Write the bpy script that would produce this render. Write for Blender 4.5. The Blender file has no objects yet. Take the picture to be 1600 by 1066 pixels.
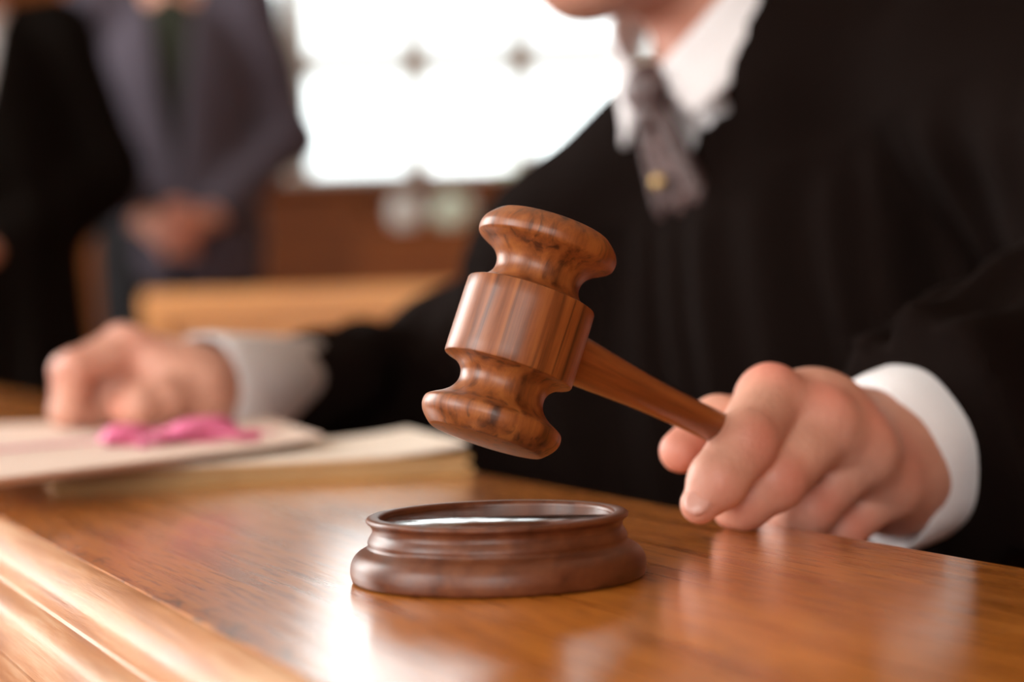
import bpy, bmesh, math, random
import numpy as np
from math import sin, cos, pi, radians, sqrt
from mathutils import Vector, Matrix

random.seed(7); np.random.seed(7)
SC = bpy.context.scene
COL = SC.collection

# ------------------------------------------------------------------ camera
FPX = 3111.0
CAM = np.array([0.0, 0.0, 0.822])
PITCH, ROLL = radians(-1.16), radians(-1.7)
_r0 = np.array([1.0, 0, 0]); FW = np.array([0, cos(PITCH), sin(PITCH)]); _u0 = np.cross(_r0, FW)
RT = _r0 * cos(ROLL) + _u0 * sin(ROLL)
UP = -_r0 * sin(ROLL) + _u0 * cos(ROLL)
cd = bpy.data.cameras.new('camera')
cam = bpy.data.objects.new('camera', cd); COL.objects.link(cam)
cd.sensor_width = 36.0; cd.lens = 36.0 * FPX / 1600.0
cd.clip_start = 0.02; cd.clip_end = 200
m = Matrix.Identity(4)
for i in range(3):
    m[i][0] = RT[i]; m[i][1] = UP[i]; m[i][2] = -FW[i]; m[i][3] = CAM[i]
cam.matrix_world = m
cd.dof.use_dof = True; cd.dof.focus_distance = 0.607; cd.dof.aperture_fstop = 5.6
SC.camera = cam

# ------------------------------------------------------------------ world, light, exposure
W = bpy.data.worlds.new('overcast_sky'); SC.world = W; W.use_nodes = True
nt = W.node_tree; nt.nodes.clear()
wo = nt.nodes.new('ShaderNodeOutputWorld'); wb = nt.nodes.new('ShaderNodeBackground')
wb.inputs['Color'].default_value = (0.93, 0.975, 1.0, 1); wb.inputs['Strength'].default_value = 3.7
nt.links.new(wb.outputs[0], wo.inputs[0])

def area(name, loc, aim, sx, sy, power, color, portal=False):
    l = bpy.data.lights.new(name, 'AREA'); l.shape = 'RECTANGLE'; l.size = sx; l.size_y = sy
    l.energy = power; l.color = color
    if portal: l.cycles.is_portal = True
    o = bpy.data.objects.new(name, l); COL.objects.link(o); o.location = loc
    o.rotation_euler = (Vector(aim) - Vector(loc)).to_track_quat('-Z', 'Y').to_euler()
    return o
ROOM = dict(x0=-2.6, x1=2.9, y0=-3.2, y1=7.1, h=3.3)
# daylight entering by the tall windows of the left wall and of the wall behind the camera
area('daylight_side_window_near', (-2.5, -0.5, 1.75), (0, -0.5, 1.4), 1.5, 1.7, 80, (1.0, 0.975, 0.94))
area('daylight_side_window_far', (-2.5, 2.9, 1.75), (0, 2.9, 1.4), 1.5, 1.7, 130, (1.0, 0.975, 0.94))
area('daylight_rear_window', (-0.7, -3.1, 1.9), (-0.5, 0, 1.3), 2.2, 1.7, 62, (1.0, 0.96, 0.90))
area('portal_far_window', (0.0, 7.0, 2.0), (0, 0, 2.0), 2.6, 1.9, 1, (1, 1, 1), portal=True)

SC.view_settings.view_transform = 'Standard'; SC.view_settings.look = 'None'
SC.view_settings.gamma = 1.0; SC.view_settings.use_curve_mapping = False
SC.view_settings.exposure = 0.0

# ------------------------------------------------------------------ helpers
def at(x, y, d):
    """a point of the place seen at photo pixel (x, y), d metres deep"""
    return CAM + d * (FW + RT * (x - 800) / FPX + UP * (533 - y) / FPX)
def on(x, y, z):
    d = FW + RT * (x - 800) / FPX + UP * (533 - y) / FPX
    return CAM + d * ((z - CAM[2]) / d[2])
def V(p): return Vector((float(p[0]), float(p[1]), float(p[2])))

def tag(o, label=None, cat=None, group=None, kind=None):
    if label: o['label'] = label
    if cat: o['category'] = cat
    if group: o['group'] = group
    if kind: o['kind'] = kind
    return o
def empty(name, loc=(0, 0, 0), rot=None):
    o = bpy.data.objects.new(name, None); COL.objects.link(o); o.empty_display_size = .05
    o.location = loc
    if rot is not None: o.rotation_euler = rot
    return o
def link_mesh(name, me, mat, parent=None, smooth=True, world=False):
    if smooth:
        me.polygons.foreach_set('use_smooth', [True] * len(me.polygons))
    if mat is not None: me.materials.append(mat)
    o = bpy.data.objects.new(name, me); COL.objects.link(o)
    if parent is not None:
        o.parent = parent
        if world:                       # vertices are in world space, parent is not at the origin
            bpy.context.view_layer.update()
            o.matrix_parent_inverse = parent.matrix_world.inverted()
    return o
def from_bm(name, bm, mat, parent=None, smooth=True, world=False):
    me = bpy.data.meshes.new(name); bm.normal_update(); bm.to_mesh(me); bm.free()
    return link_mesh(name, me, mat, parent, smooth, world)
def bm_box(bm, lo, hi, bev=0.0, M=None):
    r = bmesh.ops.create_cube(bm, size=1)
    vs = r['verts']
    for v in vs:
        v.co = Vector([lo[i] + (v.co[i] + .5) * (hi[i] - lo[i]) for i in range(3)])
    if bev > 0:
        es = list({e for v in vs for e in v.link_edges})
        rr = bmesh.ops.bevel(bm, geom=es, offset=bev, segments=2, profile=.6, affect='EDGES')
        vs = list({v for f in rr['faces'] for v in f.verts} | {v for v in vs if v.is_valid})
    if M is not None:
        for v in vs: v.co = M @ v.co
def box(name, lo, hi, mat, parent=None, bev=0.0, M=None, smooth=False):
    bm = bmesh.new(); bm_box(bm, lo, hi, bev, M)
    return from_bm(name, bm, mat, parent, smooth)
def lathe(name, prof, mat, parent=None, seg=128, M=None, sharp=40):
    """prof: list of (r, z); closes at the axis where r == 0"""
    vs, fs = [], []
    rings = []
    for r, z in prof:
        if r <= 1e-7:
            rings.append([len(vs)]); vs.append((0, 0, z))
        else:
            rings.append(list(range(len(vs), len(vs) + seg)))
            for k in range(seg):
                a = 2 * pi * k / seg; vs.append((r * cos(a), r * sin(a), z))
    for A, B in zip(rings[:-1], rings[1:]):
        for k in range(seg):
            k2 = (k + 1) % seg
            if len(A) == 1 and len(B) == 1: continue
            if len(A) == 1: fs.append((A[0], B[k2], B[k]))
            elif len(B) == 1: fs.append((A[k], A[k2], B[0]))
            else: fs.append((A[k], A[k2], B[k2], B[k]))
    if M is not None: vs = [tuple(M @ Vector(v)) for v in vs]
    me = bpy.data.meshes.new(name); me.from_pydata(vs, [], fs); me.update()
    bm = bmesh.new(); bm.from_mesh(me); bmesh.ops.recalc_face_normals(bm, faces=bm.faces); bm.to_mesh(me); bm.free()
    o = link_mesh(name, me, mat, parent)
    me.set_sharp_from_angle(angle=radians(sharp))
    return o
def smooth_curve(pts, n=8):
    """Catmull-Rom through pts (any dimension)"""
    P = [np.array(p, float) for p in pts]; P = [2 * P[0] - P[1]] + P + [2 * P[-1] - P[-2]]
    out = []
    for i in range(1, len(P) - 2):
        for k in range(n):
            t = k / n
            out.append(.5 * ((2 * P[i]) + (-P[i - 1] + P[i + 1]) * t + (2 * P[i - 1] - 5 * P[i] + 4 * P[i + 1] - P[i + 2]) * t * t
                             + (-P[i - 1] + 3 * P[i] - 3 * P[i + 1] + P[i + 2]) * t ** 3))
    out.append(P[-2]); return out

# ------------------------------------------------------------------ signed distance modelling (bodies, robes, hands)
class Sdf:
    def __init__(s): s.p = []
    def cap(s, a, b, ra, rb=None, k=.004, sub=False):
        s.p.append(('cap', np.array(a, float), np.array(b, float), ra, ra if rb is None else rb, k, sub)); return s
    def ell(s, c, axes, radii, k=.004, sub=False):
        s.p.append(('ell', np.array(c, float), np.array(axes, float), np.array(radii, float), None, k, sub)); return s
    def chain(s, pts, rs, k=.004):
        for i in range(len(pts) - 1): s.cap(pts[i], pts[i + 1], rs[i], rs[i + 1], k)
        return s
    def verts_faces(s, h, post=None, pad=.012):
        lo = np.full(3, 1e9); hi = -lo.copy()
        def bb(q):
            if q[0] == 'cap':
                return np.minimum(q[1] - q[3], q[2] - q[4]), np.maximum(q[1] + q[3], q[2] + q[4])
            e = np.sqrt(((q[2] * q[3][:, None]) ** 2).sum(0)); return q[1] - e, q[1] + e
        for q in s.p:
            if q[6]: continue
            a, b = bb(q); lo = np.minimum(lo, a); hi = np.maximum(hi, b)
        lo -= pad + 2 * h; hi += pad + 2 * h
        n = np.ceil((hi - lo) / h).astype(int) + 1
        ax = [(lo[i] + h * np.arange(n[i])).astype(np.float32) for i in range(3)]
        BIG = .06
        F = np.full(n, BIG, np.float32)
        for q in s.p:
            a, b = bb(q); k = q[5]; mg = max(BIG * .5, k + 3 * h, pad + 3 * h)
            i0 = np.clip(np.floor((a - mg - lo) / h).astype(int), 0, n); i1 = np.clip(np.ceil((b + mg - lo) / h).astype(int) + 1, 0, n)
            if (i1 - i0).min() <= 0: continue
            X = ax[0][i0[0]:i1[0]][:, None, None]; Y = ax[1][i0[1]:i1[1]][None, :, None]; Z = ax[2][i0[2]:i1[2]][None, None, :]
            if q[0] == 'cap':
                d = q[2] - q[1]; L2 = max(float(d @ d), 1e-12)
                px, py, pz = X - q[1][0], Y - q[1][1], Z - q[1][2]
                t = np.clip((px * d[0] + py * d[1] + pz * d[2]) / L2, 0, 1)
                D = np.sqrt((px - t * d[0]) ** 2 + (py - t * d[1]) ** 2 + (pz - t * d[2]) ** 2) - (q[3] + (q[4] - q[3]) * t)
            else:
                px, py, pz = X - q[1][0], Y - q[1][1], Z - q[1][2]
                g0 = 0; g1 = 0
                for A, r in zip(q[2], q[3]):
                    u = px * A[0] + py * A[1] + pz * A[2]
                    g0 = g0 + (u / r) ** 2; g1 = g1 + (u / r ** 2) ** 2
                g0 = np.sqrt(g0); g1 = np.sqrt(g1) + 1e-9
                D = g0 * (g0 - 1) / g1
            sl = (slice(i0[0], i1[0]), slice(i0[1], i1[1]), slice(i0[2], i1[2]))
            G = F[sl]
            if q[6]:
                D = -D; hh = np.clip(.5 - .5 * (D - G) / k, 0, 1) if False else np.clip(.5 + .5 * (D - G) / k, 0, 1)
                F[sl] = D * hh + G * (1 - hh) + k * hh * (1 - hh)
            else:
                hh = np.clip(.5 + .5 * (D - G) / k, 0, 1)
                F[sl] = D * (1 - hh) + G * hh - k * hh * (1 - hh)
        if post is not None:
            F = post(F, ax[0][:, None, None], ax[1][None, :, None], ax[2][None, None, :]).astype(np.float32)
        return surface_nets(F, lo, h)
    def mesh(s, name, h, post=None, pad=.012, extra=None):
        v, f = s.verts_faces(h, post, pad)
        if extra is not None:
            for ev, ef in extra:
                f = np.vstack([f, ef + len(v)]); v = np.vstack([v, ev])
        me = bpy.data.meshes.new(name); me.from_pydata(v.tolist(), [], f.tolist()); me.update()
        return me
def surface_nets(F, lo, h):
    nx, ny, nz = F.shape; ins = F < 0
    cnt = np.zeros((nx - 1, ny - 1, nz - 1), np.int8)
    for i in (0, 1):
        for j in (0, 1):
            for k in (0, 1):
                cnt += ins[i:nx - 1 + i, j:ny - 1 + j, k:nz - 1 + k]
    act = (cnt > 0) & (cnt < 8)
    idx = np.full(act.shape, -1, np.int64); c = np.argwhere(act); idx[act] = np.arange(len(c))
    s = np.zeros((len(c), 3)); w = np.zeros(len(c))
    cor = [(i, j, k) for i in (0, 1) for j in (0, 1) for k in (0, 1)]
    val = {q: F[c[:, 0] + q[0], c[:, 1] + q[1], c[:, 2] + q[2]] for q in cor}
    for a in cor:
        for d in range(3):
            if a[d]: continue
            b = list(a); b[d] = 1; b = tuple(b)
            va, vb = val[a], val[b]; x = (va < 0) != (vb < 0)
            t = np.where(x, va / np.where(va == vb, 1, va - vb), 0)
            for e in range(3): s[:, e] += np.where(x, a[e] + (t if e == d else 0), 0)
            w += x
    v = (c + s / w[:, None]) * h + lo
    fs = []
    for d in range(3):
        e1, e2 = (d + 1) % 3, (d + 2) % 3
        A = [slice(1, -1)] * 3; B = [slice(1, -1)] * 3
        A[d] = slice(0, -1); B[d] = slice(1, None)
        ia, ib = ins[tuple(A)], ins[tuple(B)]
        q = np.argwhere(ia != ib)
        flip = ib[tuple(q.T)]
        g = q.copy()
        for e in (e1, e2): g[:, e] += 1
        def cell(o1, o2):
            k = g.copy(); k[:, e1] += o1; k[:, e2] += o2; return idx[tuple(k.T)]
        quad = np.stack([cell(-1, -1), cell(0, -1), cell(0, 0), cell(-1, 0)], 1)
        quad[flip] = quad[flip][:, ::-1]
        fs.append(quad)
    f = np.vstack(fs); f = f[(f >= 0).all(1)]
    return v, f

# ------------------------------------------------------------------ materials
def mat_new(name):
    mt = bpy.data.materials.new(name); mt.use_nodes = True
    n = mt.node_tree; b = n.nodes['Principled BSDF']; return mt, n, b
def N(n, t, **kw):
    x = n.nodes.new(t)
    for k, v in kw.items(): setattr(x, k, v)
    return x
def plain(name, col, rough=.5, spec=.5, noise=0.0, scale=40, coat=0, sheen=0, bump=0, sss=0, metallic=0):
    mt, n, b = mat_new(name)
    b.inputs['Roughness'].default_value = rough; b.inputs['Specular IOR Level'].default_value = spec
    b.inputs['Coat Weight'].default_value = coat; b.inputs['Sheen Weight'].default_value = sheen
    b.inputs['Metallic'].default_value = metallic
    if sss:
        b.inputs['Subsurface Weight'].default_value = sss; b.inputs['Subsurface Radius'].default_value = (1, .35, .2)
        b.inputs['Subsurface Scale'].default_value = .004
    tc = N(n, 'ShaderNodeTexCoord'); nz = N(n, 'ShaderNodeTexNoise'); nz.inputs['Scale'].default_value = scale; nz.inputs['Detail'].default_value = 5
    n.links.new(tc.outputs['Object'], nz.inputs['Vector'])
    rp = N(n, 'ShaderNodeValToRGB'); n.links.new(nz.outputs['Fac'], rp.inputs['Fac'])
    c = np.array(col)
    rp.color_ramp.elements[0].position = .3; rp.color_ramp.elements[1].position = .7
    rp.color_ramp.elements[0].color = (*(c * (1 - noise)), 1); rp.color_ramp.elements[1].color = (*np.minimum(c * (1 + noise), 1), 1)
    n.links.new(rp.outputs[0], b.inputs['Base Color'])
    if bump:
        bp = N(n, 'ShaderNodeBump'); bp.inputs['Strength'].default_value = bump; bp.inputs['Distance'].default_value = .002
        n.links.new(nz.outputs['Fac'], bp.inputs['Height']); n.links.new(bp.outputs[0], b.inputs['Normal'])
    return mt
def wood(name, dark, mid, light, scale=(90, 90, 4), rough=(.2, .35), coat=.3, coat_rough=.08, vein=.5, vein_scale=(30, 30, 1.5), bump=.05, pore=0.0, spec=.5):
    """streaky wood; the grain runs along the axis that has the smallest scale"""
    mt, n, b = mat_new(name); L = n.links.new
    tc = N(n, 'ShaderNodeTexCoord')
    mp = N(n, 'ShaderNodeMapping'); mp.inputs['Scale'].default_value = scale; L(tc.outputs['Object'], mp.inputs['Vector'])
    f1 = N(n, 'ShaderNodeTexNoise'); f1.inputs['Scale'].default_value = 1; f1.inputs['Detail'].default_value = 8; f1.inputs['Roughness'].default_value = .65
    f1.inputs['Distortion'].default_value = .3
    L(mp.outputs[0], f1.inputs['Vector'])
    m2 = N(n, 'ShaderNodeMapping'); m2.inputs['Scale'].default_value = vein_scale; L(tc.outputs['Object'], m2.inputs['Vector'])
    f2 = N(n, 'ShaderNodeTexNoise'); f2.inputs['Scale'].default_value = 1; f2.inputs['Detail'].default_value = 4; f2.inputs['Distortion'].default_value = .6
    L(m2.outputs[0], f2.inputs['Vector'])
    r1 = N(n, 'ShaderNodeValToRGB'); e = r1.color_ramp.elements
    e[0].position = .28; e[0].color = (*dark, 1); e[1].position = .72; e[1].color = (*light, 1)
    k = e.new(.5); k.color = (*mid, 1)
    L(f1.outputs['Fac'], r1.inputs['Fac'])
    r2 = N(n, 'ShaderNodeValToRGB'); e = r2.color_ramp.elements
    e[0].position = .34; e[0].color = (*(np.array(dark) / np.array(mid)).clip(0, 1), 1); e[1].position = .47; e[1].color = (1, 1, 1, 1)
    L(f2.outputs['Fac'], r2.inputs['Fac'])
    mx = N(n, 'ShaderNodeMix', data_type='RGBA', blend_type='MULTIPLY'); mx.inputs['Factor'].default_value = vein
    L(r1.outputs[0], mx.inputs['A']); L(r2.outputs[0], mx.inputs['B'])
    L(mx.outputs['Result'], b.inputs['Base Color'])
    mr = N(n, 'ShaderNodeMapRange'); mr.inputs['To Min'].default_value = rough[0]; mr.inputs['To Max'].default_value = rough[1]
    mr.inputs['From Min'].default_value = .3; mr.inputs['From Max'].default_value = .7
    L(f1.outputs['Fac'], mr.inputs['Value']); L(mr.outputs[0], b.inputs['Roughness'])
    b.inputs['Coat Weight'].default_value = coat; b.inputs['Coat Roughness'].default_value = coat_rough
    b.inputs['Specular IOR Level'].default_value = spec
    if bump:
        bp = N(n, 'ShaderNodeBump'); bp.inputs['Strength'].default_value = bump; bp.inputs['Distance'].default_value = .001
        L(f1.outputs['Fac'], bp.inputs['Height']); L(bp.outputs[0], b.inputs['Normal'])
        if coat: L(bp.outputs[0], b.inputs['Coat Normal'])
    return mt, n, b, mx, f1, f2, tc

M = {}
M['gavel'] = wood('polished_reddish_walnut', (.06, .014, .003), (.215, .058, .011), (.35, .115, .024), scale=(150, 150, 9),
                  vein=.8, vein_scale=(300, 300, 7), rough=(.36, .5), coat=.14, coat_rough=.3, bump=.03)[0]
M['handle'] = wood('polished_handle_walnut', (.11, .026, .006), (.205, .051, .010), (.29, .08, .017), scale=(14, 260, 260),
                   vein=.4, vein_scale=(8, 120, 120), rough=(.28, .4), coat=.35, coat_rough=.25, bump=.03)[0]
M['block'] = wood('dark_satin_walnut', (.05, .013, .005), (.105, .029, .010), (.16, .05, .017), scale=(120, 30, 120),
                  vein=.3, vein_scale=(60, 12, 60), rough=(.36, .5), coat=.1, coat_rough=.3, bump=.06, spec=.4)[0]
M['block_top'] = wood('varnished_disc', (.03, .01, .005), (.07, .024, .01), (.1, .038, .015), scale=(25, 110, 40),
                      vein=.3, vein_scale=(20, 60, 60), rough=(.10, .18), coat=.9, coat_rough=.06, bump=.12)[0]
# desk top: orange oak, grain along local Y, scuffed varnish
mt, n, b, mx, f1, f2, tc = wood('varnished_orange_oak', (.39, .11, .010), (.57, .182, .020), (.68, .25, .038), scale=(150, 7, 60),
                                vein=.5, vein_scale=(45, 3.0, 20), rough=(.22, .40), coat=1.0, coat_rough=.15, bump=.14, spec=.25)
L = n.links.new
sx = N(n, 'ShaderNodeSeparateXYZ'); L(tc.outputs['Object'], sx.inputs[0])
# worn dark pores in a strip by the moulded edge (local x 0 .. 12 mm)
mpp = N(n, 'ShaderNodeMapping'); mpp.inputs['Scale'].default_value = (260, 90, 60); L(tc.outputs['Object'], mpp.inputs['Vector'])
pn = N(n, 'ShaderNodeTexNoise'); pn.inputs['Scale'].default_value = 1; pn.inputs['Detail'].default_value = 6; L(mpp.outputs[0], pn.inputs['Vector'])
pr = N(n, 'ShaderNodeMapRange'); pr.inputs['From Min'].default_value = .52; pr.inputs['From Max'].default_value = .66; L(pn.outputs['Fac'], pr.inputs['Value'])
er = N(n, 'ShaderNodeMapRange'); er.inputs['From Min'].default_value = .014; er.inputs['From Max'].default_value = .004; L(sx.outputs['X'], er.inputs['Value'])
ml = N(n, 'ShaderNodeMath', operation='MULTIPLY'); L(pr.outputs[0], ml.inputs[0]); L(er.outputs[0], ml.inputs[1])
m3 = N(n, 'ShaderNodeMix', data_type='RGBA'); L(ml.outputs[0], m3.inputs['Factor']); L(mx.outputs['Result'], m3.inputs['A']); m3.inputs['B'].default_value = (.12, .06, .03, 1)
# short dark pores of the oak, along the grain
mq = N(n, 'ShaderNodeMapping'); mq.inputs['Scale'].default_value = (620, 42, 60); L(tc.outputs['Object'], mq.inputs['Vector'])
qn = N(n, 'ShaderNodeTexNoise'); qn.inputs['Scale'].default_value = 1; qn.inputs['Detail'].default_value = 3; L(mq.outputs[0], qn.inputs['Vector'])
qr = N(n, 'ShaderNodeMapRange'); qr.inputs['From Min'].default_value = .50; qr.inputs['From Max'].default_value = .68; qr.inputs['To Max'].default_value = .75; L(qn.outputs['Fac'], qr.inputs['Value'])
m4 = N(n, 'ShaderNodeMix', data_type='RGBA'); L(qr.outputs[0], m4.inputs['Factor']); L(m3.outputs['Result'], m4.inputs['A']); m4.inputs['B'].default_value = (.24, .062, .008, 1)
L(m4.outputs['Result'], b.inputs['Base Color'])
M['desk'] = mt
M['mould'] = wood('worn_pale_oak', (.28, .10, .03), (.42, .18, .066), (.54, .33, .19), scale=(170, 9, 170), vein=.5, vein_scale=(60, 6, 60),
                  rough=(.42, .6), coat=0, spec=.4, bump=.4)[0]
M['panel'] = wood('brown_panel_wood', (.20, .06, .009), (.33, .105, .017), (.44, .15, .026), scale=(30, 30, 1.6), vein=.4, vein_scale=(9, 9, .5), rough=(.5, .65), coat=0, spec=.2)[0]
M['dark_panel'] = wood('dark_panel_wood', (.13, .034, .006), (.20, .055, .010), (.26, .075, .015), scale=(3, 30, 30), vein=.4, vein_scale=(1, 9, 9), rough=(.5, .65), coat=0, spec=.2)[0]
M['pew'] = wood('honey_oak', (.44, .17, .04), (.60, .26, .07), (.70, .34, .11), scale=(3, 40, 40), vein=.4, vein_scale=(1, 12, 12), rough=(.3, .45), coat=.15)[0]
M['floor'] = wood('floor_boards', (.16, .06, .02), (.26, .10, .035), (.34, .15, .055), scale=(20, 2, 20), vein=.3, vein_scale=(8, .6, 8), rough=(.35, .5), coat=.1)[0]
M['plaster'] = plain('cream_plaster', (.62, .55, .44), .8, noise=.04, scale=6)
M['frame'] = plain('painted_window_frame', (.55, .50, .44), .5, noise=.04, scale=20)
M['robe'] = plain('black_robe_cloth', (.0060, .0033, .0026), .95, spec=.03, noise=.25, scale=500, sheen=.0, bump=.15)
M['robe2'] = plain('black_gown_cloth', (.0055, .0040, .0033), .95, spec=.03, noise=.25, scale=300, sheen=.0, bump=.1)
M['shirt'] = plain('white_shirt_cotton', (.70, .675, .685), .8, noise=.02, scale=600, bump=.1)
M['suit'] = plain('grey_violet_suit_cloth', (.058, .047, .063), .85, spec=.25, noise=.15, scale=400, sheen=.08, bump=.1)
M['trouser'] = plain('black_trouser_cloth', (.010, .009, .010), .85, spec=.2, noise=.2, scale=400)
M['olive'] = plain('dark_olive_knit', (.022, .024, .016), .9, spec=.2, noise=.2, scale=300)
M['shoe'] = plain('black_leather', (.012, .011, .010), .35, noise=.2, scale=80)
M['hair'] = plain('dark_hair', (.03, .02, .014), .6, noise=.4, scale=200, bump=.4)
M['grey_hair'] = plain('greying_hair', (.10, .075, .06), .6, noise=.3, scale=90, bump=.3)
M['eye'] = plain('eye_white', (.75, .73, .7), .15, noise=.02)
M['iris'] = plain('brown_iris', (.06, .03, .015), .1, noise=.2)
M['nail'] = plain('fingernail', (.60, .31, .25), .35, noise=.05, scale=100, coat=.1)
M['brass'] = plain('old_brass', (.35, .22, .08), .35, noise=.1, metallic=1)
M['ribbon'] = plain('pink_ribbon', (.70, .15, .30), .6, noise=.1, scale=120, sheen=.2)
M['folder'] = plain('pale_pink_manila', (.72, .56, .47), .7, noise=.05, scale=60)
M['manila'] = plain('tan_manila', (.50, .29, .11), .7, noise=.10, scale=60)
M['page_edges'] = plain('yellowed_page_edges', (.46, .29, .14), .8, noise=.12, scale=90)
M['paper'] = plain('cream_paper', (.76, .66, .56), .8, noise=.04, scale=60)
M['vase'] = plain('white_glazed_china', (.85, .86, .82), .12, noise=.02, coat=.4)
M['vase_green'] = plain('pale_green_glazed_china', (.72, .82, .66), .12, noise=.02, coat=.4)
M['leaf'] = plain('hedge_leaves', (.16, .30, .07), .7, noise=.5, scale=12)
M['lawn'] = plain('garden_ground', (.25, .33, .14), .9, noise=.3, scale=3)
# tie: brown with a fine pattern
mt, n, b = mat_new('brown_patterned_silk'); L = n.links.new
tc = N(n, 'ShaderNodeTexCoord'); vo = N(n, 'ShaderNodeTexVoronoi'); vo.inputs['Scale'].default_value = 190; L(tc.outputs['Object'], vo.inputs['Vector'])
rp = N(n, 'ShaderNodeValToRGB'); rp.color_ramp.elements[0].position = .2; rp.color_ramp.elements[0].color = (.15, .09, .085, 1)
rp.color_ramp.elements[1].position = .55; rp.color_ramp.elements[1].color = (.05, .026, .025, 1); L(vo.outputs['Distance'], rp.inputs['Fac'])
L(rp.outputs[0], b.inputs['Base Color']); b.inputs['Roughness'].default_value = .45
M['tie'] = mt
# skin: redness over the joints comes from a colour attribute (pigment), fine noise for pores
mt, n, b = mat_new('fair_skin'); L = n.links.new
tc = N(n, 'ShaderNodeTexCoord')
nz = N(n, 'ShaderNodeTexNoise'); nz.inputs['Scale'].default_value = 55; nz.inputs['Detail'].default_value = 6; L(tc.outputs['Object'], nz.inputs['Vector'])
rp = N(n, 'ShaderNodeValToRGB'); rp.color_ramp.elements[0].position = .3; rp.color_ramp.elements[0].color = (.50, .24, .17, 1)
rp.color_ramp.elements[1].position = .7; rp.color_ramp.elements[1].color = (.63, .335, .245, 1); L(nz.outputs['Fac'], rp.inputs['Fac'])
ca = N(n, 'ShaderNodeAttribute'); ca.attribute_name = 'redness'
mr = N(n, 'ShaderNodeMix', data_type='RGBA'); mr.inputs['B'].default_value = (.58, .17, .12, 1)
L(ca.outputs['Fac'], mr.inputs['Factor']); L(rp.outputs[0], mr.inputs['A']); L(mr.outputs['Result'], b.inputs['Base Color'])
b.inputs['Roughness'].default_value = .48; b.inputs['Specular IOR Level'].default_value = .4
b.inputs['Subsurface Weight'].default_value = .12; b.inputs['Subsurface Radius'].default_value = (1, .35, .2); b.inputs['Subsurface Scale'].default_value = .005
n2 = N(n, 'ShaderNodeTexNoise'); n2.inputs['Scale'].default_value = 420; n2.inputs['Detail'].default_value = 4; L(tc.outputs['Object'], n2.inputs['Vector'])
bp = N(n, 'ShaderNodeBump'); bp.inputs['Strength'].default_value = .25; bp.inputs['Distance'].default_value = .0012
L(n2.outputs['Fac'], bp.inputs['Height']); L(bp.outputs[0], b.inputs['Normal'])
M['skin'] = mt
# window glass: clear pane with a faint reflection
mt, n, b = mat_new('clear_window_glass'); L = n.links.new
n.nodes.remove(b); out = n.nodes['Material Output']
tr = N(n, 'ShaderNodeBsdfTransparent'); gl = N(n, 'ShaderNodeBsdfGlossy'); gl.inputs['Roughness'].default_value = .02
tr.inputs['Color'].default_value = (.97, .99, .98, 1)
mxs = N(n, 'ShaderNodeMixShader'); mxs.inputs[0].default_value = .05
L(tr.outputs[0], mxs.inputs[1]); L(gl.outputs[0], mxs.inputs[2]); L(mxs.outputs[0], out.inputs['Surface'])
M['glass'] = mt

# ------------------------------------------------------------------ room
R = ROOM; T = .15
def structure(o, label=None): o['kind'] = 'structure'; 
structure(box('floor', (R['x0'], R['y0'], -.1), (R['x1'], R['y1'], 0), M['floor']))
structure(box('ceiling', (R['x0'], R['y0'], R['h']), (R['x1'], R['y1'], R['h'] + .1), M['plaster']))
def wall_with_holes(name, axis, pos, thick, a0, a1, holes, mat):
    """axis 'x': wall plane at x = pos running along y; axis 'y': at y = pos running along x. holes: (a0, a1, z0, z1)"""
    bm = bmesh.new()
    def seg(u0, u1, z0, z1):
        if u1 - u0 < 1e-4 or z1 - z0 < 1e-4: return
        if axis == 'y': bm_box(bm, (u0, pos, z0), (u1, pos + thick, z1))
        else: bm_box(bm, (pos, u0, z0), (pos + thick, u1, z1))
    u = a0
    for (h0, h1, z0, z1) in sorted(holes):
        seg(u, h0, 0, R['h']); seg(h0, h1, 0, z0); seg(h0, h1, z1, R['h']); u = h1
    seg(u, a1, 0, R['h'])
    o = from_bm(name, bm, mat, None, False); structure(o); return o
WIN = (-1.30, 1.15, 1.268, 2.75)           # far window: x0, x1, z0, z1
wf = wall_with_holes('wall_back', 'y', R['y1'], T, R['x0'], R['x1'], [WIN], M['panel'])
wall_with_holes('wall_left', 'x', R['x0'] - T, T, R['y0'], R['y1'], [(-1.3, .3, .85, 2.65), (2.1, 3.7, .85, 2.65)], M['panel'])
wall_with_holes('wall_right', 'x', R['x1'], T, R['y0'], R['y1'], [], M['panel'])
wall_with_holes('wall_front', 'y', R['y0'] - T, T, R['x0'], R['x1'], [(-1.9, .5, 1.0, 2.8)], M['panel'])

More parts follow.
